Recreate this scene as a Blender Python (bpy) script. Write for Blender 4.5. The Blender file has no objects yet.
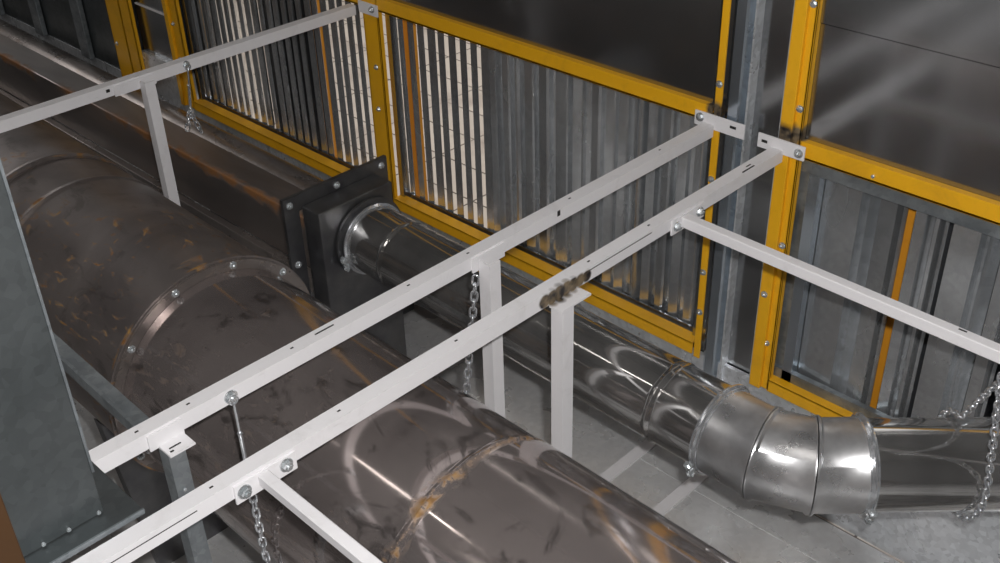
import bpy, bmesh, math, random
from mathutils import Vector, Matrix
random.seed(4)
S = 1.75            # metres per survey unit
FZ = -1.03          # floor height in survey units
C = bpy.context.scene.collection
sc = bpy.context.scene
PI = math.pi
def W(x, y, z): return Vector((x * S, y * S, (z - FZ) * S))

# ---------------------------------------------------------------- materials
def nd(nt, t, **kw):
    n = nt.nodes.new(t)
    for k, v in kw.items():
        if k in n.inputs: n.inputs[k].default_value = v
        else: setattr(n, k, v)
    return n
def mixc(nt, fac, a, b, mode='MIX'):
    m = nt.nodes.new('ShaderNodeMix'); m.data_type = 'RGBA'; m.blend_type = mode
    for sock, v in ((m.inputs[0], fac), (m.inputs[6], a), (m.inputs[7], b)):
        if isinstance(v, bpy.types.NodeSocket): nt.links.new(v, sock)
        elif isinstance(v, (int, float)): sock.default_value = v
        else: sock.default_value = (*v, 1)
    return m.outputs[2]
def ramp(nt, src, p0, p1, c0=(0, 0, 0), c1=(1, 1, 1)):
    r = nt.nodes.new('ShaderNodeValToRGB')
    r.color_ramp.elements[0].position = p0; r.color_ramp.elements[1].position = p1
    r.color_ramp.elements[0].color = (*c0, 1); r.color_ramp.elements[1].color = (*c1, 1)
    nt.links.new(src, r.inputs[0]); return r.outputs[0]
def maprange(nt, src, a, b, c, d):
    m = nt.nodes.new('ShaderNodeMapRange'); nt.links.new(src, m.inputs[0])
    for i, v in enumerate((a, b, c, d)): m.inputs[i + 1].default_value = v
    return m.outputs[0]
def math_(nt, op, a, b=None):
    m = nt.nodes.new('ShaderNodeMath'); m.operation = op
    for i, v in enumerate((a, b)):
        if v is None: continue
        if isinstance(v, bpy.types.NodeSocket): nt.links.new(v, m.inputs[i])
        else: m.inputs[i].default_value = v
    return m.outputs[0]
def geo(nt): return nt.nodes.new('ShaderNodeNewGeometry').outputs['Position']
def noise(nt, scale, detail=4, stretch=None, dist=0.0, rough=.55):
    n = nt.nodes.new('ShaderNodeTexNoise')
    n.inputs['Scale'].default_value = scale; n.inputs['Detail'].default_value = detail
    n.inputs['Distortion'].default_value = dist; n.inputs['Roughness'].default_value = rough
    mp = nt.nodes.new('ShaderNodeMapping'); nt.links.new(geo(nt), mp.inputs[0])
    if stretch: mp.inputs['Scale'].default_value = stretch
    nt.links.new(mp.outputs[0], n.inputs[0]); return n.outputs[0]
def base(name):
    m = bpy.data.materials.new(name); m.use_nodes = True
    nt = m.node_tree; return m, nt, nt.nodes['Principled BSDF']
def setv(nt, b, k, v):
    if isinstance(v, bpy.types.NodeSocket): nt.links.new(v, b.inputs[k])
    elif isinstance(v, (tuple, list)): b.inputs[k].default_value = (*v, 1)
    else: b.inputs[k].default_value = v
def bump(nt, b, h, strength=.2, dist=.002):
    n = nt.nodes.new('ShaderNodeBump'); n.inputs['Strength'].default_value = strength
    n.inputs['Distance'].default_value = dist
    nt.links.new(h, n.inputs['Height']); nt.links.new(n.outputs[0], b.inputs['Normal'])
def spot_mask(nt, pts, noise_sock, soft):
    """union of stains round points: pts = [(world vector, radius)]"""
    out = None
    for p, r in pts:
        d = nt.nodes.new('ShaderNodeVectorMath'); d.operation = 'DISTANCE'
        nt.links.new(geo(nt), d.inputs[0]); d.inputs[1].default_value = p
        v = math_(nt, 'ADD', math_(nt, 'DIVIDE', d.outputs['Value'], r), math_(nt, 'MULTIPLY', math_(nt, 'SUBTRACT', noise_sock, .5), soft))
        k = maprange(nt, v, .75, 1.05, 1, 0)
        out = k if out is None else math_(nt, 'MAXIMUM', out, k)
    return out

def mat_metal(name, c0, c1, r0, r1, nscale=9, metallic=.8, bmp=0., bscale=30, stretch=None, spangle=0.):
    m, nt, b = base(name)
    n = noise(nt, nscale, 5, stretch)
    f = ramp(nt, n, .35, .68)
    col = mixc(nt, f, c0, c1)
    if spangle:
        v = nt.nodes.new('ShaderNodeTexVoronoi'); v.inputs['Scale'].default_value = 90; nt.links.new(geo(nt), v.inputs[0])
        s = maprange(nt, v.outputs['Color'], 0, 1, 1 - spangle, 1 + spangle * .4)
        col = mixc(nt, 1., col, s, 'MULTIPLY')
    setv(nt, b, 'Base Color', col); setv(nt, b, 'Metallic', metallic)
    setv(nt, b, 'Roughness', maprange(nt, noise(nt, nscale * 2.3, 4, stretch), .3, .7, r0, r1))
    if bmp: bump(nt, b, noise(nt, bscale, 2), bmp, .004)
    return m
M = {}
def mat_paint(name, col, dirt, rough, amount=.5, stains=(), nscale=14, dirtlo=.55):
    m, nt, b = base(name)
    n = noise(nt, nscale, 8, None, .5, .7)
    f = math_(nt, 'MULTIPLY', ramp(nt, n, dirtlo, .8), amount)
    c = mixc(nt, f, col, dirt)
    # fine scuffs
    n2 = noise(nt, 160, 3, (1, .15, 1))
    c = mixc(nt, math_(nt, 'MULTIPLY', ramp(nt, n2, .68, .76), amount * .6), c, dirt)
    if stains:
        k = spot_mask(nt, stains, noise(nt, 40, 3), .35)
        nn = ramp(nt, noise(nt, 45, 3), .4, .6)
        c = mixc(nt, k, c, mixc(nt, nn, (.012, .01, .012), (.20, .15, .09)))
    setv(nt, b, 'Base Color', c); setv(nt, b, 'Roughness', rough)
    return m
soot = [(W(-.5545, -.398 + .0095 * i, -.548), .0165 - .001 * abs(i - 2)) for i in range(7)]
joint = [(W(-.650, -.0, -.524), .026), (W(-.556, -.0, -.524), .036), (W(-.545, -.0, -.520), .022)]
M['white'] = mat_paint('painted_white_steel', (.78, .765, .78), (.34, .31, .29), .42, .3, soot)
M['yellow'] = mat_paint('yellow_painted_steel', (.86, .44, .012), (.40, .19, .02), .38, .45, joint, 10, .5)
M['galv'] = mat_metal('galvanised_sheet', (.62, .65, .68), (.80, .82, .85), .24, .38, 5, .55, spangle=.25, bmp=.05)
M['channel'] = mat_metal('bluish_bright_zinc', (.50, .57, .64), (.70, .77, .84), .10, .2, 4, .9, stretch=(1, 1, .2), bmp=.15, bscale=5)
M['galv_strut'] = mat_metal('dull_galvanised_strut', (.26, .29, .31), (.40, .43, .45), .42, .6, 12, spangle=.2)
M['slat'] = mat_metal('galvanised_louvre', (.52, .54, .56), (.84, .86, .88), .16, .3, 5, .84, stretch=(1, 1, .4), spangle=.12, bmp=.1, bscale=9)
M['dark_sheet'] = mat_metal('dull_zinc_sheet', (.36, .37, .38), (.46, .47, .48), .13, .2, 2.5, .95)
M['plate'] = mat_metal('grey_zinc_housing', (.13, .145, .15), (.17, .185, .19), .38, .5, 5, spangle=.15)
M['floor'] = mat_metal('zinc_deck_sheet', (.66, .66, .67), (.90, .90, .90), .22, .36, 3, .5, spangle=.1, bmp=.04, bscale=4)
M['steel'] = mat_metal('polished_steel_pipe', (.40, .395, .39), (.66, .65, .64), .05, .14, 7, .9, bmp=.10, bscale=6)
M['elbow'] = mat_metal('brushed_elbow_steel', (.42, .42, .43), (.90, .90, .91), .24, .40, 7, .8)
M['box'] = mat_metal('black_steel_box', (.14, .14, .15), (.22, .22, .22), .3, .5, 12, .9)
M['chain'] = mat_metal('zinc_chain', (.55, .57, .6), (.85, .87, .9), .12, .25, 60)
M['bolt'] = mat_metal('zinc_bolt', (.6, .64, .66), (.85, .88, .9), .18, .3, 60)
M['dark'] = mat_paint('dark_slot', (.015, .014, .013), (.03, .03, .03), .8, .3)
M['concrete'] = mat_paint('dark_shed_wall', (.12, .115, .115), (.07, .065, .065), .8, .5, (), 3)
M['ceil'] = mat_paint('shed_ceiling', (.16, .155, .15), (.09, .085, .085), .85, .5, (), 3)
M['cab'] = mat_paint('dark_cabinet', (.028, .03, .034), (.015, .015, .015), .55, .5, (), 8)  # for the dark sheets added behind the louvres
M['rail2'] = mat_paint('old_orange_post', (.72, .30, .02), (.35, .12, .02), .5, .5)

def mat_duct(name, c0, c1, r0, r1, rust_amt, seam_xs, smudge=.5, rustcol=(.30, .12, .025), band=.013, met=.72):
    m, nt, b = base(name)
    n = noise(nt, 3.4, 6, None, .8)
    col = mixc(nt, ramp(nt, n, .35, .65), c0, c1)
    sm = ramp(nt, noise(nt, 9, 7, (1, 1.4, 1.4), 1.5, .65), .55, .64)     # wiped film smudges
    col = mixc(nt, math_(nt, 'MULTIPLY', sm, smudge), col, (.05, .045, .042))
    sep = nt.nodes.new('ShaderNodeSeparateXYZ'); nt.links.new(geo(nt), sep.inputs[0])
    mask = None
    nb = noise(nt, 11, 5, None, .6, .6)
    for sx in seam_xs:
        d = math_(nt, 'ABSOLUTE', math_(nt, 'SUBTRACT', sep.outputs[0], sx * S))
        k = maprange(nt, math_(nt, 'ADD', d, math_(nt, 'MULTIPLY', math_(nt, 'SUBTRACT', nb, .42), .08)), band * S * .35, band * S, 1, 0)
        mask = k if mask is None else math_(nt, 'MAXIMUM', mask, k)
    sp = ramp(nt, noise(nt, 60, 3, (.5, .5, 1.6), .8), .58, .70)            # rust flecks
    gate = ramp(nt, noise(nt, 2.6, 2), .5, .58)
    fl = math_(nt, 'MULTIPLY', math_(nt, 'MULTIPLY', sp, gate), rust_amt)
    mask = fl if mask is None else math_(nt, 'MAXIMUM', math_(nt, 'MULTIPLY', mask, ramp(nt, noise(nt, 40, 5), .42, .56)), fl)
    col = mixc(nt, mask, col, mixc(nt, ramp(nt, noise(nt, 50, 3), .4, .6), rustcol, (.34, .19, .06)))
    setv(nt, b, 'Base Color', col)
    setv(nt, b, 'Metallic', maprange(nt, mask, 0, 1, met, .1))
    rr = maprange(nt, noise(nt, 7, 5, None, .5), .3, .7, r0, r1)
    rr = math_(nt, 'MAXIMUM', rr, math_(nt, 'MULTIPLY', sm, smudge * .4))
    rr = math_(nt, 'MAXIMUM', rr, math_(nt, 'MULTIPLY', mask, .7))
    setv(nt, b, 'Roughness', rr)
    bump(nt, b, noise(nt, 4, 2), .07, .006)
    return m
M['duct_near'] = mat_duct('film_streaked_duct_steel', (.29, .25, .242), (.43, .375, .362), .06, .13, .25, [-.5015], .62, (.20, .10, .03), met=.74)
M['duct_far'] = mat_duct('weathered_duct_steel', (.20, .175, .17), (.33, .29, .275), .30, .45, 1., [-.895, -1.228, -1.156], .35, (.22, .10, .03), .006)
M['rusty'] = mat_duct('rusty_mill_steel', (.22, .195, .185), (.34, .30, .28), .22, .38, .35, [], .3, (.2,.1,.04))
def mat_rustbeam():
    m, nt, b = base('rust_edged_steel_beam')
    n = noise(nt, 5, 6, (.3, 1, 1), .8)
    col = mixc(nt, ramp(nt, n, .35, .65), (.21, .185, .175), (.30, .26, .24))
    sep = nt.nodes.new('ShaderNodeSeparateXYZ'); nt.links.new(geo(nt), sep.inputs[0])
    d = math_(nt, 'ADD', math_(nt, 'ABSOLUTE', math_(nt, 'SUBTRACT', sep.outputs[1], -.31 * S)), math_(nt, 'ABSOLUTE', math_(nt, 'SUBTRACT', sep.outputs[2], (-.690 - FZ) * S)))
    k = maprange(nt, math_(nt, 'ADD', d, math_(nt, 'MULTIPLY', math_(nt, 'SUBTRACT', noise(nt, 25, 5), .5), .07)), .004, .022, 1, 0)
    k = math_(nt, 'MULTIPLY', k, ramp(nt, noise(nt, 3, 3), .35, .5))
    k2 = math_(nt, 'MULTIPLY', ramp(nt, noise(nt, 6, 6, (.25, 1, 1)), .5, .75), .28)
    k = math_(nt, 'MAXIMUM', k, k2)
    setv(nt, b, 'Base Color', mixc(nt, k, col, (.27, .12, .04)))
    setv(nt, b, 'Metallic', maprange(nt, k, 0, 1, .8, .1)); setv(nt, b, 'Roughness', maprange(nt, k, 0, 1, .3, .7))
    return m
M['rustbeam'] = mat_rustbeam()
def mat_tiles():
    m, nt, b = base('pale_floor_tiles')
    br = nt.nodes.new('ShaderNodeTexBrick'); nt.links.new(geo(nt), br.inputs[0])
    br.offset = 0.; br.inputs['Scale'].default_value = 2.6; br.inputs['Brick Width'].default_value = .9; br.inputs['Row Height'].default_value = .45
    br.inputs['Mortar Size'].default_value = .008
    br.inputs['Color1'].default_value = (.75, .70, .64, 1); br.inputs['Color2'].default_value = (.66, .61, .56, 1); br.inputs['Mortar'].default_value = (.10, .08, .07, 1)
    setv(nt, b, 'Base Color', mixc(nt, ramp(nt, noise(nt, 4, 5), .5, .7), br.outputs[0], (.52, .46, .42)))
    setv(nt, b, 'Roughness', .6); return m
M['tiles'] = mat_tiles()
def emis(name, col, e):
    m, nt, b = base(name); setv(nt, b, 'Base Color', col); setv(nt, b, 'Emission Color', col); b.inputs['Emission Strength'].default_value = e; return m
M['tube'] = emis('fluorescent_tube', (1, .96, .9), 12)  # glow of the overhead strips added for reflections

# ---------------------------------------------------------------- mesh helpers
def link(name, bm, mat, parent=None, smooth=False):
    me = bpy.data.meshes.new(name); bmesh.ops.recalc_face_normals(bm, faces=bm.faces)
    bm.to_mesh(me); bm.free(); me.materials.append(mat)
    if smooth:
        for p in me.polygons: p.use_smooth = True
        me.set_sharp_from_angle(angle=math.radians(38))
    o = bpy.data.objects.new(name, me); C.objects.link(o)
    if parent:
        o.parent = parent; o.matrix_parent_inverse = Matrix.Translation(-parent.location)
    return o
def box(bm, x0, x1, y0, y1, z0, z1, bev=0.):
    v = []
    for z in (z0, z1):
        for x, y in ((x0, y0), (x1, y0), (x1, y1), (x0, y1)): v.append(bm.verts.new(W(x, y, z)))
    f = [bm.faces.new([v[i] for i in q]) for q in ((3, 2, 1, 0), (4, 5, 6, 7), (0, 1, 5, 4), (1, 2, 6, 5), (2, 3, 7, 6), (3, 0, 4, 7))]
    if bev:
        ed = list({e for q in f for e in q.edges}); bmesh.ops.bevel(bm, geom=ed, offset=bev * S, segments=2, affect='EDGES', profile=.5)
def bx(name, mat, dims, parent=None, bev=0.):
    bm = bmesh.new(); box(bm, *dims, bev); return link(name, bm, mat, parent)
def prism(bm, prof, p0, p1, up=(0, 0, 1)):
    """extrude a 2D profile (a along side, b along up) from p0 to p1 (survey units)"""
    a = Vector(p1) - Vector(p0); t = a.normalized(); u = Vector(up); s = t.cross(u).normalized(); u = s.cross(t).normalized()
    rings = []
    for p in (Vector(p0), Vector(p1)):
        rings.append([bm.verts.new(W(*(p + s * q[0] + u * q[1]))) for q in prof])
    n = len(prof)
    for i in range(n): bm.faces.new((rings[0][i], rings[0][(i + 1) % n], rings[1][(i + 1) % n], rings[1][i]))
    bm.faces.new(rings[0][::-1]); bm.faces.new(rings[1])
def tube(bm, pts, r, seg=8, closed=False, caps=True):
    """sweep a circle along survey points"""
    P = [Vector(p) for p in pts]; n = len(P); rings = []; prev = None
    for i in range(n):
        if closed: t = (P[(i + 1) % n] - P[i - 1]).normalized()
        else: t = (P[min(i + 1, n - 1)] - P[max(i - 1, 0)]).normalized()
        if prev is None:
            a = Vector((0, 0, 1)) if abs(t.z) < .9 else Vector((1, 0, 0)); u = t.cross(a).normalized()
        else: u = (prev - t * prev.dot(t)).normalized()
        prev = u; v = t.cross(u)
        rr = r[i] if isinstance(r, (list, tuple)) else r
        rings.append([bm.verts.new(W(*(P[i] + (u * math.cos(2 * PI * k / seg) + v * math.sin(2 * PI * k / seg)) * rr))) for k in range(seg)])
    m = n if closed else n - 1
    for i in range(m):
        A, B = rings[i], rings[(i + 1) % n]
        for k in range(seg): bm.faces.new((A[k], A[(k + 1) % seg], B[(k + 1) % seg], B[k]))
    if caps and not closed: bm.faces.new(rings[0][::-1]); bm.faces.new(rings[-1])
def empty(name, loc):
    o = bpy.data.objects.new(name, None); o.location = W(*loc); o.empty_display_size = .05; C.objects.link(o); return o
def tag(o, label, cat, group=None):
    o['label'] = label; o['category'] = cat
    if group: o['group'] = group
    return o
def struct(o): o['kind'] = 'structure'; return o
def thing(name, loc, label, cat, group=None): return tag(empty(name, loc), label, cat, group)

_bolt = {}
def bolt(parent, p, n, r=.0042, name='bolt', washer=True):
    """hex head with washer, shared mesh"""
    key = (round(r, 5), washer)
    if key not in _bolt:
        bm = bmesh.new(); R = r * S
        def cyl(rad, z0, z1, k, dome=0):
            lo = [bm.verts.new((rad * math.cos(2 * PI * i / k), rad * math.sin(2 * PI * i / k), z0)) for i in range(k)]
            hi = [bm.verts.new((rad * .93 * math.cos(2 * PI * i / k), rad * .93 * math.sin(2 * PI * i / k), z1)) for i in range(k)]
            for i in range(k): bm.faces.new((lo[i], lo[(i + 1) % k], hi[(i + 1) % k], hi[i]))
            bm.faces.new(hi); bm.faces.new(lo[::-1])
        if washer: cyl(R * 1.25, 0, R * .22, 16)
        cyl(R * .85, R * .2, R * .85, 6)
        cyl(R * .45, R * .8, R * 1.15, 10)
        me = bpy.data.meshes.new('bolt'); bmesh.ops.recalc_face_normals(bm, faces=bm.faces); bm.to_mesh(me); bm.free(); me.materials.append(M['bolt']); _bolt[key] = me
    o = bpy.data.objects.new(name, _bolt[key]); C.objects.link(o)
    o.rotation_mode = 'QUATERNION'; o.rotation_quaternion = Vector(n).to_track_quat('Z', 'Y'); o.location = W(*p)
    if parent: o.parent = parent; o.matrix_parent_inverse = Matrix.Translation(-parent.location)
    return o

# ---------------------------------------------------------------- the shed
struct(bx('floor', M['floor'], (-3.6, 2.3, -4.0, 0.0, FZ - .02, FZ)))
struct(bx('ceiling', M['ceil'], (-3.6, 2.3, -4.0, 2.0, 2.2, 2.23)))
struct(bx('wall_back', M['concrete'], (-3.6, 2.3, -4.03, -4.0, FZ, 2.2)))
struct(bx('wall_left', M['concrete'], (-3.63, -3.6, -4.0, 2.0, FZ, 2.2)))
struct(bx('wall_right', M['concrete'], (2.3, 2.33, -4.0, 2.0, FZ, 2.2)))
struct(bx('wall_far', M['concrete'], (-3.6, 2.3, 2.0, 2.03, FZ, 2.2)))
o = struct(bx('floor', M['tiles'], (-3.6, 2.3, 0.0, 2.0, FZ - .02, FZ)))
# galvanised sheeting: the bottom apron and the infill sheets of the machine wall
struct(bx('wall_front', M['galv'], (-3.6, 2.3, .004, .010, FZ, -.872)))
for d in ((-1.25, -.66, .003, .006, -.52, .30), (-1.86, -1.28, .003, .006, -.52, .30)):
    struct(bx('wall_front', M['dark_sheet'], d))
bm = bmesh.new(); box(bm, -.545, 2.3, .0035, .006, -.53, -.397); box(bm, -.545, 2.3, .0015, .0045, -.3955, .30)
struct(link('wall_front', bm, M['dark_sheet']))
struct(bx('wall_front', M['dark_sheet'], (-3.6, 2.3, .003, .02, .30, 2.2)))
struct(bx('wall_front', M['dark_sheet'], (-.655, -.57, .012, .016, -.872, .30)))
struct(bx('wall_front', M['dark_sheet'], (-2.04, -1.86, .012, .015, -.80, .30)))
struct(bx('wall_front', M['galv'], (-2.04, -1.86, .004, .015, -.872, -.80)))
struct(bx('wall_front', M['dark_sheet'], (.6, 2.3, .006, .012, -.872, -.52)))
struct(bx('wall_front', M['plate'], (-3.6, -2.13, .006, .012, -.872, .30)))
for k in range(5):
    x = -2.28 - k * .22
    struct(bx('trim_%d' % (k + 1), M['galv_strut'], (x - .02, x + .02, -.008, .004, -.872, .30), None, .002))
struct(bx('trim_6', M['white'], (-2.034, -1.886, .009, .012, -.702, -.699)))
# zinc deck: lap joints and floor bars
bm = bmesh.new()
box(bm, -.70, 1.29, -.46, -.070, FZ, FZ + .0014); box(bm, -.70, 1.29, -.067, -.001, FZ, FZ + .0008)
struct(link('floor', bm, M['floor']))
bm = bmesh.new()
box(bm, -1.2, -.702, -.46, -.055, FZ, FZ + .0009)
struct(link('floor', bm, M['floor']))

# ---------------------------------------------------------------- yellow frame posts
def yellow_post(label, x0, x1, z0, z1, lip, bolts, name='frame_post', cat='post', group=None):
    t = thing(name, ((x0 + x1) / 2, 0, z0), label, cat, group)
    bm = bmesh.new(); box(bm, x0, x1, -.006, -.003, z0, z1, .0006)
    if x1 - x0 > .02: box(bm, x0, x0 + .002, -.006, .004, z0, z1); box(bm, x1 - .002, x1, -.006, .003, z0, z1)
    link('post_channel', bm, M['yellow'], t)
    if lip:
        bm = bmesh.new(); box(bm, x0 - .001, x0 + lip, -.011, -.0055, z0, z1, .0008); link('angle_lip', bm, M['yellow'], t)
    for z, dx in bolts: bolt(t, ((x0 + x1) / 2 + dx, -.0062 if not (lip and dx < 0) else -.0112, z), (0, -1, 0), .0036)
    return t
P0a = yellow_post('wide yellow steel post, leftmost of the frame posts', -2.13, -2.075, FZ, .30, 0, [(-.80, -.015)])
P0b = yellow_post('yellow steel post joined on the right of the leftmost wide post', -2.072, -2.035, FZ, .30, 0, [])
P0 = yellow_post('narrow yellow post at the left edge of the far louvred panel', -1.885, -1.846, -.868, .30, .012, [(-.70, 0), (-.77, 0)])
P1 = yellow_post('yellow post between the two left louvred panels with the far white beam bolted on', -1.2835, -1.2495, -.868, .30, 0, [(-.63, .004), (-.70, 0)])
P15 = yellow_post('slim yellow post right of the middle louvred panel', -.652, -.643, -.872, .30, 0, [(-.49, 0), (-.61, 0), (-.80, 0), (-.74, 0)])
P2 = yellow_post('thick yellow post with raised edge beside the right louvred panel', -.562, -.5385, -.868, .30, .014,
                 [(-.375, .006), (-.36, -.010), (-.49, .006), (-.66, .006), (-.73, -.006), (-.80, .002)])
# galvanised channel between the two posts
t = thing('channel_strip', (-.63, 0, -.87), 'shiny bluish galvanised vertical channel between the slim and thick yellow posts', 'channel')
bm = bmesh.new(); prism(bm, [(-.016, 0), (-.016, .004), (-.008, .012), (.004, .012), (.010, .004), (.016, .004), (.016, 0)], (-.628, .010, -.90), (-.628, .010, .30), (0, -1, 0)); link('folded_strip', bm, M['channel'], t)
bm = bmesh.new(); box(bm, -.613, -.6105, -.002, .012, -.9, .30); link('return_edge', bm, M['galv'], t)
bm = bmesh.new(); box(bm, -.5665, -.5635, -.006, .014, -.872, .30); tag(link('edge_strip', bm, M['galv']), 'thin pale galvanised edge running down the left side of the thick yellow post', 'strip')

# ---------------------------------------------------------------- louvred panels
def rail(parent, x0, x1, z, top, name):
    bm = bmesh.new()
    if top:
        box(bm, x0, x1, -.006, -.003, z - .018, z + .002, .0003); box(bm, x0, x1, -.0035, .003, z - .001, z + .0018); box(bm, x0, x1, -.006, .018, z - .018, z - .0155)
    else:
        box(bm, x0, x1, -.006, -.003, z - .004, z + .014, .0005); box(bm, x0, x1, -.006, .013, z + .012, z + .0145)
    return link(name, bm, M['yellow'], parent)
def slat_profile(bm, x, pitch, front, webx, depth, z0, z1, back, y0=.022, th=.0012):
    c = [(x, y0), (x + front, y0), (x + front - webx, y0 + depth), (x + front - webx + back, y0 + depth)]
    # offset profile to a thin closed strip
    n = []
    for i, p in enumerate(c):
        a = Vector(c[max(i - 1, 0)]); b = Vector(c[min(i + 1, len(c) - 1)]); d = (b - a).normalized(); n.append((p[0] + d.y * th, p[1] - d.x * th))
    lo = [bm.verts.new(W(q[0], q[1], z0)) for q in c + n[::-1]]; hi = [bm.verts.new(W(q[0], q[1], z1)) for q in c + n[::-1]]
    k = len(lo)
    for i in range(k): bm.faces.new((lo[i], lo[(i + 1) % k], hi[(i + 1) % k], hi[i]))
    m = len(c)
    for i in range(m - 1):
        for r in (lo, hi): bm.faces.new((r[i], r[i + 1], r[2 * m - 2 - i], r[2 * m - 1 - i]))
def louvre(label, x0, x1, pitch, front, webx, depth, back, screws, jitter=.0):
    t = thing('louvred_panel', ((x0 + x1) / 2, 0, -.87), label, 'louvred panel')
    rail(t, x0, x1, -.521, True, 'top_rail'); rail(t, x0, x1, -.866, False, 'bottom_rail')
    # dark zinc inner frame
    bm = bmesh.new(); z0, z1 = -.856, -.536
    box(bm, x0, x0 + .010, .008, .021, z0, z1); box(bm, x1 - .010, x1, .008, .021, z0, z1)
    box(bm, x0, x1, .018, .021, z1 - .012, z1 + .004); box(bm, x0, x1, .018, .021, z0 - .004, z0 + .008)
    link('inner_frame', bm, M['dark_sheet'], t)
    bm = bmesh.new(); x = x0 + .012
    while x < x1 - .012:
        if x < -1.045:
            fw = front * random.uniform(.75, 1.3); wx = min(webx, depth * (abs(x) + .02))
            slat_profile(bm, x + random.uniform(-.0015, .0015), pitch, fw, wx, depth, z0 + .001, z1 - .001, back)
            x += pitch
        else:
            if not t.get('_c'): x -= .009; t['_c'] = 1
            f_ = random.choice((.009, .011, .014, .018)); g_ = random.choice((.006, .009, .012)); ti = random.uniform(-.0022, .0022); tj = random.uniform(-.002, .002)
            y = .023; dd = random.uniform(.008, .013); c = [(x, y + ti), (x + f_ - .002, y - ti), (x + f_ + .0005, y + .0025), (x + f_ + .002, y + dd + tj), (x + f_ + g_, y + dd - tj), (x + f_ + g_ + .004, y)]
            pr = c + [(q[0], q[1] + .001) for q in c[::-1]]
            lo = [bm.verts.new(W(q[0], q[1], z0 + .001)) for q in pr]; hi = [bm.verts.new(W(q[0], q[1], z1 - .001)) for q in pr]; k = len(pr)
            for i in range(k): bm.faces.new((lo[i], lo[(i + 1) % k], hi[(i + 1) % k], hi[i]))
            x += f_ + g_ + .004
    link('louvre_slats', bm, M['slat'], t)
    if '_c' in t: del t['_c']
    for x in screws: bolt(t, (x, -.0062, -.878), (0, -1, 0), .0022, 'screw', False)
    return t
louvre('far louvred panel, leftmost, with bright gaps between its slats', -1.845, -1.284, .0225, .0105, .027, .020, .0, (-1.33, -1.55))
louvre('middle louvred panel in yellow rails, narrow slats behind the two white beams', -1.249, -.655, .0223, .0110, .027, .020, .0, (-1.13, -.9, -.74))
# right panel: wide folded sheets
t = thing('louvred_panel', (-.1, 0, -.87), 'right louvred panel of wide shiny folded sheets under the white brace', 'louvred panel')
rail(t, -.54, .6, -.528, True, 'top_rail'); rail(t, -.54, .6, -.866, False, 'bottom_rail')
bm = bmesh.new(); box(bm, -.542, -.527, .010, .014, -.873, -.53); box(bm, -.538, -.50, .0315, .033, -.874, -.53); box(bm, -.542, .6, .0045, .0085, -.566, -.53); box(bm, -.542, .6, .006, .014, -.860, -.838)
link('inner_frame', bm, M['galv_strut'], t)
bm = bmesh.new(); box(bm, -.529, -.516, .006, .018, -.872, -.56); link('edge_strip', bm, M['channel'], t)
bm = bmesh.new(); x = -.5185
# widths of alternating front folds and rear folds
seq = [(.052, .0015), (.010, .003), (.027, .015), (.016, .005), (.010, .009), (.035, .002), (.012, .004), (.020, .010), (.03, .002), (.012, .012), (.04, .003), (.02, .01), (.03, .003)] * 2
for w_, gap in seq:
    if x > .58: break
    ty = random.uniform(-.003, .004)
    c = [(x, .028 + ty), (x + .003, .018 + ty), (x + w_ - .003, .018 - ty), (x + w_, .028 - ty), (x + w_ + .003, .030)]
    th = .0012; lo = []; hi = []
    pr = c + [(q[0], q[1] + th) for q in c[::-1]]
    lo = [bm.verts.new(W(q[0], q[1], -.86)) for q in pr]; hi = [bm.verts.new(W(q[0], q[1], -.545)) for q in pr]
    k = len(pr)
    for i in range(k): bm.faces.new((lo[i], lo[(i + 1) % k], hi[(i + 1) % k], hi[i]))
    x += w_ + gap
link('folded_sheets', bm, M['slat'], t)
for x in (-.45, -.30, -.5): bolt(t, (x, -.0062, -.538 if x > -.49 else -.878), (0, -1, 0), .0028, 'screw', False)

# dark sheets added to block the bright floor, and posts seen through the gaps
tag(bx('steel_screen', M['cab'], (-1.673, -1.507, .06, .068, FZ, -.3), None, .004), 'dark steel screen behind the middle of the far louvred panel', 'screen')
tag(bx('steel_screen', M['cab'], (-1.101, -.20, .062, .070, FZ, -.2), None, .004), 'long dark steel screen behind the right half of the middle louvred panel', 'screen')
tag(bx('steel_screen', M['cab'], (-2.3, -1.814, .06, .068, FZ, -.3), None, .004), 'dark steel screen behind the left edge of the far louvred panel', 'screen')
tag(bx('steel_post', M['rail2'], (-1.268, -1.252, .055, .07, FZ, -.4), None, .001), 'orange steel post seen through the left gaps of the middle louvred panel', 'post')
tag(bx('steel_post', M['rail2'], (-1.505, -1.490, .06, .075, FZ, -.4), None, .001), 'brown orange steel post seen through the far louvred panel', 'post')
tag(bx('steel_post', M['rail2'], (-.440, -.418, .046, .058, FZ, -.4), None, .001), 'orange steel post seen through the right louvred panel', 'post')

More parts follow.
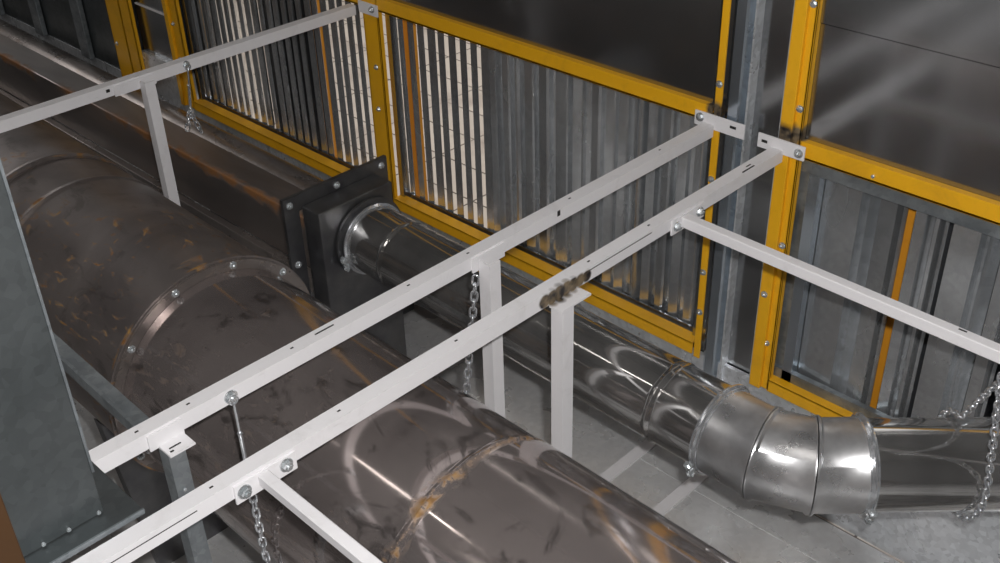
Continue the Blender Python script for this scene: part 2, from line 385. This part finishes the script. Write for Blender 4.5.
# ---------------------------------------------------------------- white angle-iron beams
L = .0145; TH = .0022
def angle_beam(t, x1, y0, y1, z, name='angle_bar'):
    """L bar along Y: top flange from x1-L to x1, front flange hanging at x1"""
    bm = bmesh.new()
    p = [(x1 - L, z), (x1, z), (x1, z - L), (x1 - TH, z - L), (x1 - TH, z - TH), (x1 - L, z - TH)]
    lo = [bm.verts.new(W(q[0], y0, q[1])) for q in p]; hi = [bm.verts.new(W(q[0], y1, q[1])) for q in p]
    for i in range(6): bm.faces.new((lo[i], lo[(i + 1) % 6], hi[(i + 1) % 6], hi[i]))
    for r in (lo, hi): bm.faces.new((r[0], r[1], r[4], r[5])); bm.faces.new((r[1], r[2], r[3], r[4]))
    bmesh.ops.remove_doubles(bm, verts=bm.verts, dist=1e-6)
    return link(name, bm, M['white'], t)
def slot(t, p, axis, l=.006, w=.0022, nrm='y'):
    bm = bmesh.new(); x, y, z = p; e = .0003
    if nrm == 'y': box(bm, x - l / 2, x + l / 2, y - e, y + e, z - w / 2, z + w / 2)
    elif nrm == 'z' and axis == 'y': box(bm, x - w / 2, x + w / 2, y - l / 2, y + l / 2, z - e, z + e)
    elif nrm == 'x': box(bm, x - e, x + e, y - l / 2, y + l / 2, z - w / 2, z + w / 2)
    else: box(bm, x - l / 2, x + l / 2, y - w / 2, y + w / 2, z - e, z + e)
    return link('slot', bm, M['dark'], t)
ZB = -.540
GB = 'white angle beams reaching to the yellow wall'
A = thing('steel_beam', (-.657, -.39, ZB), 'white angle beam ending at the slim yellow post, left of the pair', 'beam')
angle_beam(A, -.6485, -.80, -.0085, ZB)
bx('end_cleat', M['white'], (-.676, -.608, -.0085, -.0062, ZB - .006, ZB + .012), A, .0006)
bolt(A, (-.668, -.0087, ZB + .005), (0, -1, 0), .0045); slot(A, (-.623, -.0088, ZB + .005), 'x', .008, .003)
for y in (-.745, -.70, -.60, -.47, -.395, -.25, -.10): slot(A, (-.656, y, ZB + .0001), 'y', .0030, .0014, 'z')
slot(A, (-.6484, -.275, ZB - .004), 'y', .004, .006, 'x'); slot(A, (-.657, -.565, ZB + .0001), 'y', .020, .0014, 'z')
bx('mounting_tab', M['white'], (-.6475, -.630, -.735, -.713, ZB - .0175, ZB - .0155), A)
slot(A, (-.638, -.726, ZB - .0153), 'y', .010, .0012, 'z'); slot(A, (-.634, -.731, ZB - .0153), 'y', .003, .0015, 'z')
bx('post_gusset', M['white'], (-.6485, -.6468, -.742, -.712, ZB - .017, ZB - .002), A)
bx('post_gusset', M['white'], (-.6485, -.6468, -.398, -.355, ZB - .0175, ZB - .002), A)
B = thing('steel_beam', (-.563, -.39, ZB), 'white angle beam with sooty weld mark ending at the thick yellow post', 'beam')
angle_beam(B, -.5545, -.98, -.0115, ZB)
bx('end_cleat', M['white'], (-.587, -.528, -.0135, -.0112, ZB - .005, ZB + .012), B, .0006)
bolt(B, (-.535, -.0137, ZB + .003), (0, -1, 0), .0045); slot(B, (-.578, -.0138, ZB + .004), 'x', .007, .003)
for y in (-.74, -.625, -.50, -.33, -.24): slot(B, (-.562, y, ZB + .0001), 'y', .0030, .0014, 'z')
slot(B, (-.5575, -.075, ZB + .0001), 'y', .022, .0016, 'z'); slot(B, (-.562, -.068, ZB + .0001), 'y', .008, .0014, 'z')
slot(B, (-.5543, -.800, ZB - .005), 'y', .085, .0005, 'x'); slot(B, (-.5543, -.295, ZB - .003), 'y', .10, .0006, 'x')
bx('weld_lug', M['white'], (-.5545, -.5395, -.3925, -.352, ZB - .0168, ZB - .0148), B)
bx('brace_plate', M['white'], (-.5545, -.5525, -.728, -.674, ZB - .020, ZB - .003), B, .0004)
bolt(B, (-.5523, -.7205, ZB - .0115), (1, 0, 0), .0048); bolt(B, (-.5523, -.6835, ZB - .0105), (1, 0, 0), .0048)
bx('brace_plate', M['white'], (-.5545, -.5525, -.214, -.160, ZB - .020, ZB - .003), B, .0004)
bolt(B, (-.5523, -.206, ZB - .012), (1, 0, 0), .0044); bolt(B, (-.5523, -.168, ZB - .011), (1, 0, 0), .0044)
Cb = thing('steel_beam', (-1.304, -.39, ZB), 'far white angle beam in the upper left, ending at the yellow post', 'beam')
angle_beam(Cb, -1.2965, -.95, -.0085, ZB)
bx('end_cleat', M['white'], (-1.290, -1.246, -.0085, -.0062, ZB - .008, ZB + .010), Cb, .0006)
bolt(Cb, (-1.258, -.0087, ZB + .002), (0, -1, 0), .0045)
bx('post_gusset', M['white'], (-1.2965, -1.295, -.41, -.35, ZB - .0165, ZB - .002), Cb)
slot(Cb, (-1.2962, -.418, ZB - .006), 'y', .005, .004, 'x')

# braces (square bar along X)
def brace(label, x0, x1, y0, y1, z, s):
    t = thing('cross_brace', ((x0 + x1) / 2, y0, z), label, 'brace')
    bm = bmesh.new(); prism(bm, [(-s / 2, -s / 2), (s / 2, -s / 2), (s / 2, s / 2), (-s / 2, s / 2)], (x0, y0, z - s / 2), (x1, y1, z - s / 2))
    bmesh.ops.bevel(bm, geom=list(bm.edges), offset=.0008 * S, segments=1, affect='EDGES')
    link('square_bar', bm, M['white'], t)
    return t
br1 = brace('long white cross brace running from the beam over the right louvred panel', -.5523, .12, -.194, -.212, ZB - .004, .0115)
slot(br1, (-.262, -.2, ZB - .0036), 'x', .007, .0014, 'z')
br2 = brace('short white cross brace at the bottom edge below the bolted plate', -.5523, -.10, -.7035, -.708, ZB - .004, .0095)

# posts
def angle_post(name, label, x1, y0, z0, z1, m, sx=-1):
    t = thing(name, (x1 - L / 2, y0 + L / 2, z0), label, 'post')
    bm = bmesh.new()
    p = [(x1 - L, y0), (x1, y0), (x1, y0 + L), (x1 - TH, y0 + L), (x1 - TH, y0 + TH), (x1 - L, y0 + TH)]
    lo = [bm.verts.new(W(q[0], q[1], z0)) for q in p]; hi = [bm.verts.new(W(q[0], q[1], z1)) for q in p]
    for i in range(6): bm.faces.new((lo[i], lo[(i + 1) % 6], hi[(i + 1) % 6], hi[i]))
    for r in (lo, hi): bm.faces.new((r[0], r[1], r[4], r[5])); bm.faces.new((r[1], r[2], r[3], r[4]))
    link('angle_bar', bm, m, t)
    bx('foot_plate', m, (x1 - L - .004, x1 + .004, y0 - .004, y0 + L + .004, z0, z0 + .002), t)
    return t
angle_post('support_post', 'white angle post under the left beam, next to the hanging chain', -.6315, -.391, FZ + .0009, ZB - .006, M['white'])
angle_post('support_post', 'white angle post below the sooty weld mark', -.5400, -.390, FZ + .0014, ZB - .0168, M['white'])
angle_post('support_post', 'white angle post under the far beam in the upper left', -1.281, -.374, FZ, ZB - .006, M['white'])
gp = angle_post('support_post', 'dull galvanised post below the stub end of the left beam', -.6335, -.735, FZ, ZB - .0176, M['galv_strut'])
bolt(gp, (-.6333, -.729, ZB - .055), (1, 0, 0), .002, 'bolt', False)
t = thing('galvanised_strut', (-.8, -.72, ZB - .02), 'grey galvanised strut running behind the zinc housing to the left beam', 'strut')
bm = bmesh.new(); prism(bm, [(-.009, -.006), (.009, -.006), (.009, .006), (.006, .006), (.006, -.003), (-.009, -.003)][::1], (-1.5, -.705, ZB - .026), (-.668, -.725, ZB - .026)); link('angle_bar', bm, M['galv_strut'], t)

# ---------------------------------------------------------------- big duct
def axis_pt(P, x): return Vector((x, P[0] + P[2] * (x + .65), P[1] + P[3] * (x + .65)))
BD = (-.5437, -.7189, .0122, -.0341)
SD = (-.2555, -.721, -.0108, -.0102)
def frame(P):
    a = Vector((1, P[2], P[3])).normalized(); u = a.cross(Vector((0, 0, 1))).normalized(); return a, u, a.cross(u) * -1
def revolve(bm, P, prof, seg=96, closed=False):
    """prof = [(x, r)] around the duct axis"""
    a, u, v = frame(P); rings = []
    for x, r in prof:
        o = axis_pt(P, x); rings.append([bm.verts.new(W(*(o + (u * math.cos(2 * PI * k / seg) + v * math.sin(2 * PI * k / seg)) * r))) for k in range(seg)])
    n = len(rings)
    for i in range(n if closed else n - 1):
        A_, B_ = rings[i], rings[(i + 1) % n]
        for k in range(seg): bm.faces.new((A_[k], A_[(k + 1) % seg], B_[(k + 1) % seg], B_[k]))
def pipe_profile(x0, x1, r, beads, th=.002):
    out = [(x0, r)]
    for b, h, w in sorted(beads):
        out += [(b - w * 2.2, r), (b - w * 1.2, r), (b - w * .5, r + h * .75), (b, r + h), (b + w * .5, r + h * .75), (b + w * 1.2, r), (b + w * 2.2, r)]
    out += [(x1, r), (x1, r - th), (x0, r - th)]
    return out
big = thing('ventilation_duct', (-.9, -.5467, FZ), 'very large round steel duct crossing the picture under the white beams', 'duct')
R1, R2 = .1163, .1233
bm = bmesh.new(); revolve(bm, BD, pipe_profile(-.888, -.5015, R1, [(-.507, .0015, .003)]), 128, True); link('film_covered_section', bm, M['duct_near'], big, True)
bm = bmesh.new(); revolve(bm, BD, pipe_profile(-.5008, .10, R1 + .0012, []), 128, True); link('film_covered_section', bm, M['duct_near'], big, True)
bm = bmesh.new(); revolve(bm, BD, pipe_profile(-1.2285, -.8935, R2, [(-1.1555, .0015, .004)]), 128, True); link('weathered_section', bm, M['duct_far'], big, True)
bm = bmesh.new(); revolve(bm, BD, pipe_profile(-3.0, -1.228, R2 + .0015, [(-1.235, .002, .004), (-1.9, .002, .004), (-2.5, .002, .004)]), 96, True); link('weathered_section', bm, M['duct_far'], big, True)
bm = bmesh.new(); revolve(bm, BD, [(-.8965, R2 + .006), (-.8925, R2 + .006), (-.8925, R1 - .002), (-.8955, R1 - .002)], 128, True); link('flange_ring', bm, M['duct_far'], big, True)
bm = bmesh.new(); revolve(bm, BD, [(-.8915, R2 + .0035), (-.8885, R2 + .0035), (-.8885, R1 - .001), (-.8915, R1 - .001)], 128, True); link('flange_ring', bm, M['rusty'], big, True)
FB = 40
a, u, v = frame(BD)
for k in range(11):
    an = math.radians(k * 32.727 + FB); p = axis_pt(BD, -.8884) + (u * math.cos(an) + v * math.sin(an)) * (R1 + .0055)
    bolt(big, p, a, .0036)

# ---------------------------------------------------------------- small duct run
sm = thing('pipe_run', (-.7, -.2555, FZ), 'shiny narrow steel pipe from the dark box along the wall to the segmented elbow', 'pipe')
r = .0445
bm = bmesh.new(); revolve(bm, SD, pipe_profile(-.984, -.4475, r, [(-.9258, .0012, .0025), (-.5083, .0016, .003)]), 96, True); link('straight_pipe', bm, M['steel'], sm, True)
def clamp(t, o, a, r, name='clamp_band', lug_ang=0.):
    """V-band with lug bolt; o centre, a axis"""
    u = a.cross(Vector((0, 0, 1))).normalized(); v = u.cross(a)
    bm = bmesh.new(); seg = 80
    prof = [(-.0045, r), (-.0045, r + .0012), (-.003, r + .0016), (-.001, r + .0045), (.001, r + .0045), (.003, r + .0016), (.0045, r + .0012), (.0045, r)]
    rings = [[bm.verts.new(W(*(o + a * x + (u * math.cos(2 * PI * k / seg) + v * math.sin(2 * PI * k / seg)) * q))) for k in range(seg)] for x, q in prof]
    n = len(rings)
    for i in range(n):
        for k in range(seg): bm.faces.new((rings[i][k], rings[i][(k + 1) % seg], rings[(i + 1) % n][(k + 1) % seg], rings[(i + 1) % n][k]))
    c_ = link(name, bm, M['chain'], t, True)
    e = u * math.cos(lug_ang) + v * math.sin(lug_ang); f = a.cross(e)
    bm = bmesh.new(); q = o + e * (r + .0075)
    tube(bm, [q - f * .012, q + f * .012], .0022, 10)
    for s_ in (-1, 1): tube(bm, [q + f * (s_ * .0055), q + f * (s_ * .0085)], .0042, 6)
    for s_ in (-1, 1):
        tube(bm, [q + f * (s_ * .004) - e * .006, q + f * (s_ * .004) + e * .003], .0030, 8)
    lug = link('lug_bolt', bm, M['bolt'], c_)
    return c_
a, u, v = frame(SD)
NEAR = math.radians(205)
def near_ang(a, deg):
    """angle of a lug whose direction in the YZ plane points toward -Y and deg below horizontal"""
    u = a.cross(Vector((0, 0, 1))).normalized()
    s_ = 1 if u.y < 0 else -1
    return math.radians(-deg) if s_ > 0 else math.radians(180 + deg)
clamp(sm, axis_pt(SD, -.9873), a, r, 'clamp_band', near_ang(a, 18))
# elbow
e0 = axis_pt(SD, -.4475); d0 = Vector((1, -.0108, -.0102)).normalized()
d1 = Vector((math.cos(math.radians(22.5)), math.sin(math.radians(22.5)), -.01)).normalized()
d2 = Vector((math.cos(math.radians(44)), math.sin(math.radians(44)), -.01)).normalized()
s1 = e0 + d0 * .050; s2 = s1 + d1 * .046; e1 = s2 + d2 * .046
def gore(o0, n0, o1, n1, ax, r, m, name):
    """tube whose ends are cut by planes (o,n)"""
    bm = bmesh.new(); seg = 80
    u = ax.cross(Vector((0, 0, 1))).normalized(); v = u.cross(ax); rings = []
    def ring(o, n, rad, shift):
        out = []
        for k in range(seg):
            w = (u * math.cos(2 * PI * k / seg) + v * math.sin(2 * PI * k / seg)) * rad
            t_ = -(w.dot(n)) / ax.dot(n); out.append(bm.verts.new(W(*(o + w + ax * (t_ + shift)))))
        return out
    L_ = (o1 - o0).length
    prof = [(o0, n0, r + .0022, 0), (o0, n0, r + .0022, .002), (o0, n0, r, .0045), (o1, n1, r, -.0045), (o1, n1, r + .0018, -.002), (o1, n1, r + .0018, 0), (o1, n1, r - .002, 0), (o0, n0, r - .002, 0)]
    for p in prof: rings.append(ring(*p))
    n = len(rings)
    for i in range(n):
        for k in range(seg): bm.faces.new((rings[i][k], rings[i][(k + 1) % seg], rings[(i + 1) % n][(k + 1) % seg], rings[(i + 1) % n][k]))
    return link(name, bm, m, sm, True)
n1 = (d0 + d1).normalized(); n2 = (d1 + d2).normalized(); ga = .0006
gore(e0 + d0 * ga, d0, s1 - d0 * ga, n1, d0, r + .001, M['elbow'], 'elbow_segment')
gore(s1 + d1 * ga, n1, s2 - d1 * ga, n2, d1, r + .001, M['elbow'], 'elbow_segment')
gore(s2 + d2 * ga, n2, e1 - d2 * ga, d2, d2, r + .001, M['elbow'], 'elbow_segment')
clamp(sm, e0, d0, r + .001, 'clamp_band', near_ang(d0, 22))
clamp(sm, e1, d2, r + .001, 'clamp_band', near_ang(d2, 22))
sm2 = thing('pipe_run', (e1.x, e1.y, FZ), 'shiny steel pipe right of the elbow with a chain looped round it', 'pipe')
pend = e1 + d2 * .235
bm = bmesh.new(); P2c = [e1 + d2 * .001, e1 + d2 * .235]
u2 = d2.cross(Vector((0, 0, 1))).normalized(); v2 = u2.cross(d2)
rings = []
for o, q in ((P2c[0], r), (P2c[0] + d2 * .012, r), (P2c[1], r), (P2c[1], r - .002), (P2c[0], r - .002)):
    rings.append([bm.verts.new(W(*(o + (u2 * math.cos(2 * PI * k / 96) + v2 * math.sin(2 * PI * k / 96)) * q))) for k in range(96)])
for i in range(5):
    for k in range(96): bm.faces.new((rings[i][k], rings[i][(k + 1) % 96], rings[(i + 1) % 5][(k + 1) % 96], rings[(i + 1) % 5][k]))
link('straight_pipe', bm, M['steel'], sm2, True)

# ---------------------------------------------------------------- dark transition box
t = thing('plenum_box', (-1.02, -.2645, FZ), 'dark steel box with a bolted flange where the narrow pipe begins', 'box')
bx('box_body', M['box'], (-1.034, -1.000, -.324, -.205, -.955, -.657), t, .0015)
bm = bmesh.new(); x0, x1 = -1.040, -1.0345; y0, y1, z0, z1 = -.350, -.183, -.965, -.640; w_ = .022
box(bm, x0, x1, y0, y0 + w_, z0, z1); box(bm, x0, x1, y1 - w_, y1, z0, z1); box(bm, x0, x1, y0 + w_, y1 - w_, z1 - w_, z1); box(bm, x0, x1, y0 + w_, y1 - w_, z0, z0 + w_)
fr = link('flange_frame', bm, M['box'], t)
for y, z in ((-.341, -.650), (-.267, -.650), (-.193, -.650), (-.341, -.735), (-.341, -.82), (-.193, -.74), (-.193, -.83)): bolt(t, (-1.0343, y, z), (1, 0, 0), .0040)
bm = bmesh.new(); revolve(bm, SD, [(-.9996, .052), (-.9975, .054), (-.994, .054), (-.993, .0475), (-.984, .0462), (-.984, .0447), (-.9995, .0447)], 96, True); link('collar_ring', bm, M['box'], t, True)
for x, y in ((-1.03, -.319), (-1.03, -.21), (-1.005, -.319), (-1.005, -.21)):
    bx('leg', M['box'], (x - .004, x + .004, y - .005, y + .005, FZ, -.955), t)

# steel members along the wall to the left of the box
t = thing('rusty_beam', (-2.0, -.285, -.77), 'rust edged steel box beam running from the dark box to the far left', 'beam')
bx('box_section', M['rustbeam'], (-3.0, -1.0405, -.31, -.262, -.765, -.688), t, .002)
bx('lower_ledge', M['rusty'], (-3.0, -1.0405, -.322, -.31, -.790, -.765), t, .001)
t = thing('wall_pipe', (-2.0, -.1, FZ), 'dark weathered steel pipe lying beside the wall below the far louvred panel', 'pipe')
bm = bmesh.new(); PP = (-.060, -.895, 0, 0)
revolve(bm, PP, pipe_profile(-3.2, -1.05, .044, []), 64, True); link('pipe_wall', bm, M['rusty'], t, True)
for k, x in enumerate((-1.2, -1.9, -2.6)):
    bx('pipe_saddle', M['box'], (x - .01, x + .01, -.09, -.03, FZ, -.937), t)
for k, x in enumerate((-1.3, -2.0, -2.7)):
    st = thing('beam_stand', (x, -.286, FZ), ['steel stand under the rusty beam nearest the dark box', 'steel stand under the rusty beam midway along', 'steel stand under the rusty beam farthest left'][k], 'stand')
    bx('upright', M['box'], (x - .012, x + .012, -.30, -.272, FZ, -.7655), st); bx('foot', M['box'], (x - .03, x + .03, -.304, -.268, FZ, FZ + .006), st)
for k, x in enumerate((-1.0, -1.7, -2.4)):
    ss = thing('duct_saddle', (x, -.548, FZ), ['steel saddle under the big duct beneath its flange', 'steel saddle under the big duct below the far beam', 'steel saddle under the far left end of the big duct'][k], 'saddle')
    o = axis_pt(BD, x)
    bm = bmesh.new(); seg = 16; ri = R2 + .0045
    top = [(o.y + ri * math.cos(PI + PI * (.2 + .6 * i / seg)), o.z - (0 if False else 0) + ri * math.sin(PI + PI * (.2 + .6 * i / seg))) for i in range(seg + 1)]
    pr = top + [(o.y + .08, FZ), (o.y - .08, FZ)]
    A_ = [bm.verts.new(W(x - .008, q[0], q[1])) for q in pr]; B_ = [bm.verts.new(W(x + .008, q[0], q[1])) for q in pr]
    for i in range(len(pr)): bm.faces.new((A_[i], A_[(i + 1) % len(pr)], B_[(i + 1) % len(pr)], B_[i]))
    bm.faces.new(A_); bm.faces.new(B_[::-1]); link('saddle_plate', bm, M['box'], ss)

# floor bars
for i, (x, y0, y1, lab) in enumerate(((-.692, -.60, -.02, 'white flat bar on the zinc floor, left of the pair below the elbow'), (-.601, -.60, -.02, 'white flat bar on the zinc floor, right of the pair below the elbow'))):
    t = thing('floor_bar', (x, -.3, FZ), lab, 'bar')
    bx('flat_bar', M['white'], (x - .0085, x + .0085, y0, y1, FZ + .0015, FZ + .0035), t)
    if i == 0: bolt(t, (x + .001, -.155, FZ + .0036), (0, 0, 1), .0038)
tag(bolt(None, (-.708, -.165, FZ + .0012), (0, 0, 1), .0034, 'floor_bolt'), 'small bolt in the zinc floor left of the white floor bar', 'bolt')

# ---------------------------------------------------------------- zinc housing at the left
t = thing('sheet_housing', (-.60, -.9, -.535), 'large grey zinc sheet housing in the left foreground', 'housing')
bx('upright_sheet', M['plate'], (-.595, -.592, -1.25, -.806, -.536, .0), t, .0006)
bx('folded_edge', M['galv_strut'], (-.598, -.5915, -.8062, -.8045, -.50, .0), t)
bx('base_sheet', M['plate'], (-.648, -.574, -1.25, -.786, -.539, -.5365), t, .0004)
bx('base_lip', M['galv_strut'], (-.5742, -.5728, -1.25, -.786, -.5392, -.5350), t)
for y in (-.810, -.832, -.850, -.868): bolt(t, (-.5918, y, -.5335), (1, 0, 0), .0020, 'screw', False)
t = thing('frame_post', (-.57, -.92, -.62), 'orange brown post at the bottom left corner in front of the zinc housing', 'post')
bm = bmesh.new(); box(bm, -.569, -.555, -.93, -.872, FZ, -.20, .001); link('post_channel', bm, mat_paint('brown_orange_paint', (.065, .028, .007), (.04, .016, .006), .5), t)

# ---------------------------------------------------------------- chains
def link_mesh():
    bm = bmesh.new(); pts = []; l, w_ = .0056, .0030
    for k in range(16):
        an = 2 * PI * k / 16; cx = math.cos(an); sy = math.sin(an)
        pts.append(Vector(((l - w_) * (1 if cx > .01 else -1 if cx < -.01 else 0) + w_ * cx, w_ * sy, 0)))
    n = len(pts); rings = []
    for i in range(n):
        t_ = (pts[(i + 1) % n] - pts[i - 1]).normalized(); up = Vector((0, 0, 1)); sd = t_.cross(up)
        rings.append([bm.verts.new((pts[i] + (sd * math.cos(2 * PI * k / 7) + up * math.sin(2 * PI * k / 7)) * .00115) * S) for k in range(7)])
    for i in range(n):
        for k in range(7): bm.faces.new((rings[i][k], rings[i][(k + 1) % 7], rings[(i + 1) % n][(k + 1) % 7], rings[(i + 1) % n][k]))
    bmesh.ops.recalc_face_normals(bm, faces=bm.faces)
    me = bpy.data.meshes.new('chain_link'); bm.to_mesh(me); bm.free(); me.materials.append(M['chain'])
    for p in me.polygons: p.use_smooth = True
    return me
LM = link_mesh(); STEP = .0088
def resample(path, step):
    P = [Vector(p) for p in path]; out = [P[0].copy()]; acc = 0.
    for i in range(len(P) - 1):
        d = P[i + 1] - P[i]; l = d.length; s_ = step - acc
        while s_ <= l: out.append(P[i] + d * (s_ / l)); s_ += step
        acc = l - (s_ - step)
    return out
def chain(label, paths, group=None):
    first = Vector(paths[0][0]); t = thing('chain', first, label, 'chain', group); n = 0
    for path in paths:
        q = resample(path, STEP)
        for i in range(len(q) - 1):
            d = (q[i + 1] - q[i]).normalized(); mid = (q[i] + q[i + 1]) / 2
            o = bpy.data.objects.new('chain_link', LM); C.objects.link(o); n += 1
            ref = Vector((0, 1, .3)) if abs(d.y) < .9 else Vector((1, 0, .2))
            y_ = ref.cross(d).normalized(); z_ = d.cross(y_)
            ang = (PI / 4 if i % 2 else -PI / 4) + random.uniform(-.25, .25)
            y2 = y_ * math.cos(ang) + z_ * math.sin(ang); z2 = d.cross(y2)
            o.rotation_mode = 'QUATERNION'; o.rotation_quaternion = Matrix((d, y2, z2)).transposed().to_quaternion(); o.location = W(*mid)
            o.parent = t; o.matrix_parent_inverse = Matrix.Translation(-t.location)
    return t
def turnbuckle(label, top, bot, screw=True):
    top = Vector(top); bot = Vector(bot); d = (bot - top).normalized(); L_ = (bot - top).length
    t = thing('turnbuckle', top, label, 'turnbuckle')
    bm = bmesh.new(); ey = [top + Vector((0, .0036 * math.cos(2 * PI * k / 14), .0036 * math.sin(2 * PI * k / 14))) for k in range(14)]; tube(bm, ey, .0013, 8, True); link('eye', bm, M['chain'], t, True)
    bm = bmesh.new(); tube(bm, [top + d * .004, top + d * (L_ * .45)], .0012, 8); link('threaded_rod', bm, M['chain'], t, True)
    bm = bmesh.new(); tube(bm, [top + d * (L_ * .40), top + d * (L_ * .42), top + d * (L_ * .44), top + d * (L_ * .92), top + d * (L_ * .95)], [.0018, .0026, .0019, .0019, .0026], 10); link('screw_body', bm, M['chain'], t, True)
    bm = bmesh.new(); hk = [bot + Vector((0, .0035 * math.sin(a_), -.0035 - .0035 * -math.cos(a_))) + d * -.001 for a_ in [i * .5 for i in range(10)]]; tube(bm, hk, .0012, 8); link('hook', bm, M['chain'], t, True)
    return t
xc = -.6455
tbt = turnbuckle('silver turnbuckle hanging from the left beam over the big duct', (xc, -.667, ZB - .010), (xc, -.667, ZB - .092))
bolt(tbt, (-.6484, -.667, ZB - .008), (1, 0, 0), .0050)
o = axis_pt(BD, xc); RR = R1 + .0062
pth = [(xc, -.667, ZB - .094)]
for k in range(41):
    an = PI + PI * k / 40; pth.append((xc, o.y + RR * math.cos(an), o.z + RR * math.sin(an)))
pth += [(-.6405, -.400, ZB - .012)]
chain('zinc chain slung under the big duct from the left beam beside the white post', [pth])
tb2 = turnbuckle('silver turnbuckle hanging from the far beam in the upper left', (-1.2935, -.302, ZB - .008), (-1.2935, -.310, ZB - .068))
bolt(tb2, (-1.2963, -.302, ZB - .005), (1, 0, 0), .0042)
chain('short zinc chain hanging in two ends from the far turnbuckle', [[(-1.2935, -.311, ZB - .070), (-1.2935, -.322, ZB - .098)], [(-1.2935, -.311, ZB - .070), (-1.288, -.302, ZB - .104)]])
# chain round the right pipe
cc = e1 + d2 * .088; T = Vector((-.219, -.2150, ZB - .018))
RR = r + .0058; path = [T]
e_near = u2 if u2.y < 0 else -u2
ht = T.z - cc.z
def ringpt(an, sh=0): return cc + d2 * sh + e_near * (RR * math.cos(an)) + Vector((0, 0, 1)) * (RR * math.sin(an))
fr = [ringpt(math.radians(an), .012 * (1 - abs(an - 12) / 190)) for an in range(12, -180, -8)]
bk = [ringpt(math.radians(an), 0) for an in range(-180, -262, -8)]
chain('zinc chain looped round the right pipe and hung from the long cross brace', [[T] + fr + bk + [T + Vector((.004, .012, 0))]])
bm = bmesh.new(); tube(bm, [T + Vector((0, .0, .003)), T + Vector((0, .004, .010)), T + Vector((0, .010, .012))], .0016, 8)
tag(link('chain_hook', bm, M['chain']), 'small hook holding the pipe chain on the long cross brace', 'hook')

# ---------------------------------------------------------------- hall lamp, added glow strips and fill lights
def area(name, p, size, sy, energy, col, rot=(0, 0, 0)):
    l = bpy.data.lights.new(name, 'AREA'); l.shape = 'RECTANGLE'; l.size = size * S; l.size_y = sy * S; l.energy = energy; l.color = col
    o = bpy.data.objects.new(name, l); o.location = W(*p); o.rotation_euler = rot; C.objects.link(o); return o
for i, (x, y) in enumerate(((-.9, -1.9), (-2.4, -1.9))):  # unseen glowing strips, added so the metal has something to reflect
    t = thing('ceiling_lamp', (x, y, 2.15), ['long fluorescent ceiling lamp above the big duct', 'long fluorescent ceiling lamp at the far left'][i], 'lamp')
    bx('lamp_tube', M['tube'], (x - .3, x + .3, y - .012, y + .012, 2.15, 2.165), t); bx('lamp_housing', M['white'], (x - .32, x + .32, y - .03, y + .03, 2.165, 2.2), t)
pl = bpy.data.lights.new('shed_lamp', 'POINT'); pl.energy = 60; pl.shadow_soft_size = .7; pl.color = (1, .95, .9)  # added soft fill for the whole shed, no fixture here
po = bpy.data.objects.new('shed_lamp', pl); C.objects.link(po); po.location = W(-1.3, -2.2, 1.5)
area('hall_lamp_left', (-1.6, .9, .9), 1.8, .6, 85, (1, .93, .86))
w = bpy.data.worlds.new('world'); sc.world = w; w.use_nodes = True
w.node_tree.nodes['Background'].inputs[0].default_value = (.5, .5, .52, 1); w.node_tree.nodes['Background'].inputs[1].default_value = .05
# area light added at the far end for reflections, no window there
area('end_opening', (-3.5, -.35, .1), .5, .9, 12, (1, .97, .95), (0, math.radians(-90), 0))

# camera and its flash
cam = bpy.data.cameras.new('camera'); co = bpy.data.objects.new('camera', cam); C.objects.link(co); sc.camera = co
cam.sensor_width = 36; cam.lens = 36 * 1103 / 1000; cam.clip_start = .02
R = Matrix(((0.7136503, -0.36262433, 0.59933867), (0.70000033, 0.40154495, -0.59056006), (-0.02650997, 0.84099063, 0.54039983)))
co.matrix_world = Matrix.Translation(W(0, -1, 0)) @ R.to_4x4()
fl = bpy.data.lights.new('flash', 'POINT'); fl.energy = 92; fl.shadow_soft_size = .015; fl.color = (1, .985, .97)
fo = bpy.data.objects.new('flash', fl); C.objects.link(fo); fo.location = W(0, -1, 0) + R @ Vector((.045, .055, -.0))
vs = sc.view_settings; vs.view_transform = 'Standard'; vs.look = 'None'; vs.gamma = 1; vs.exposure = .14; vs.use_curve_mapping = False
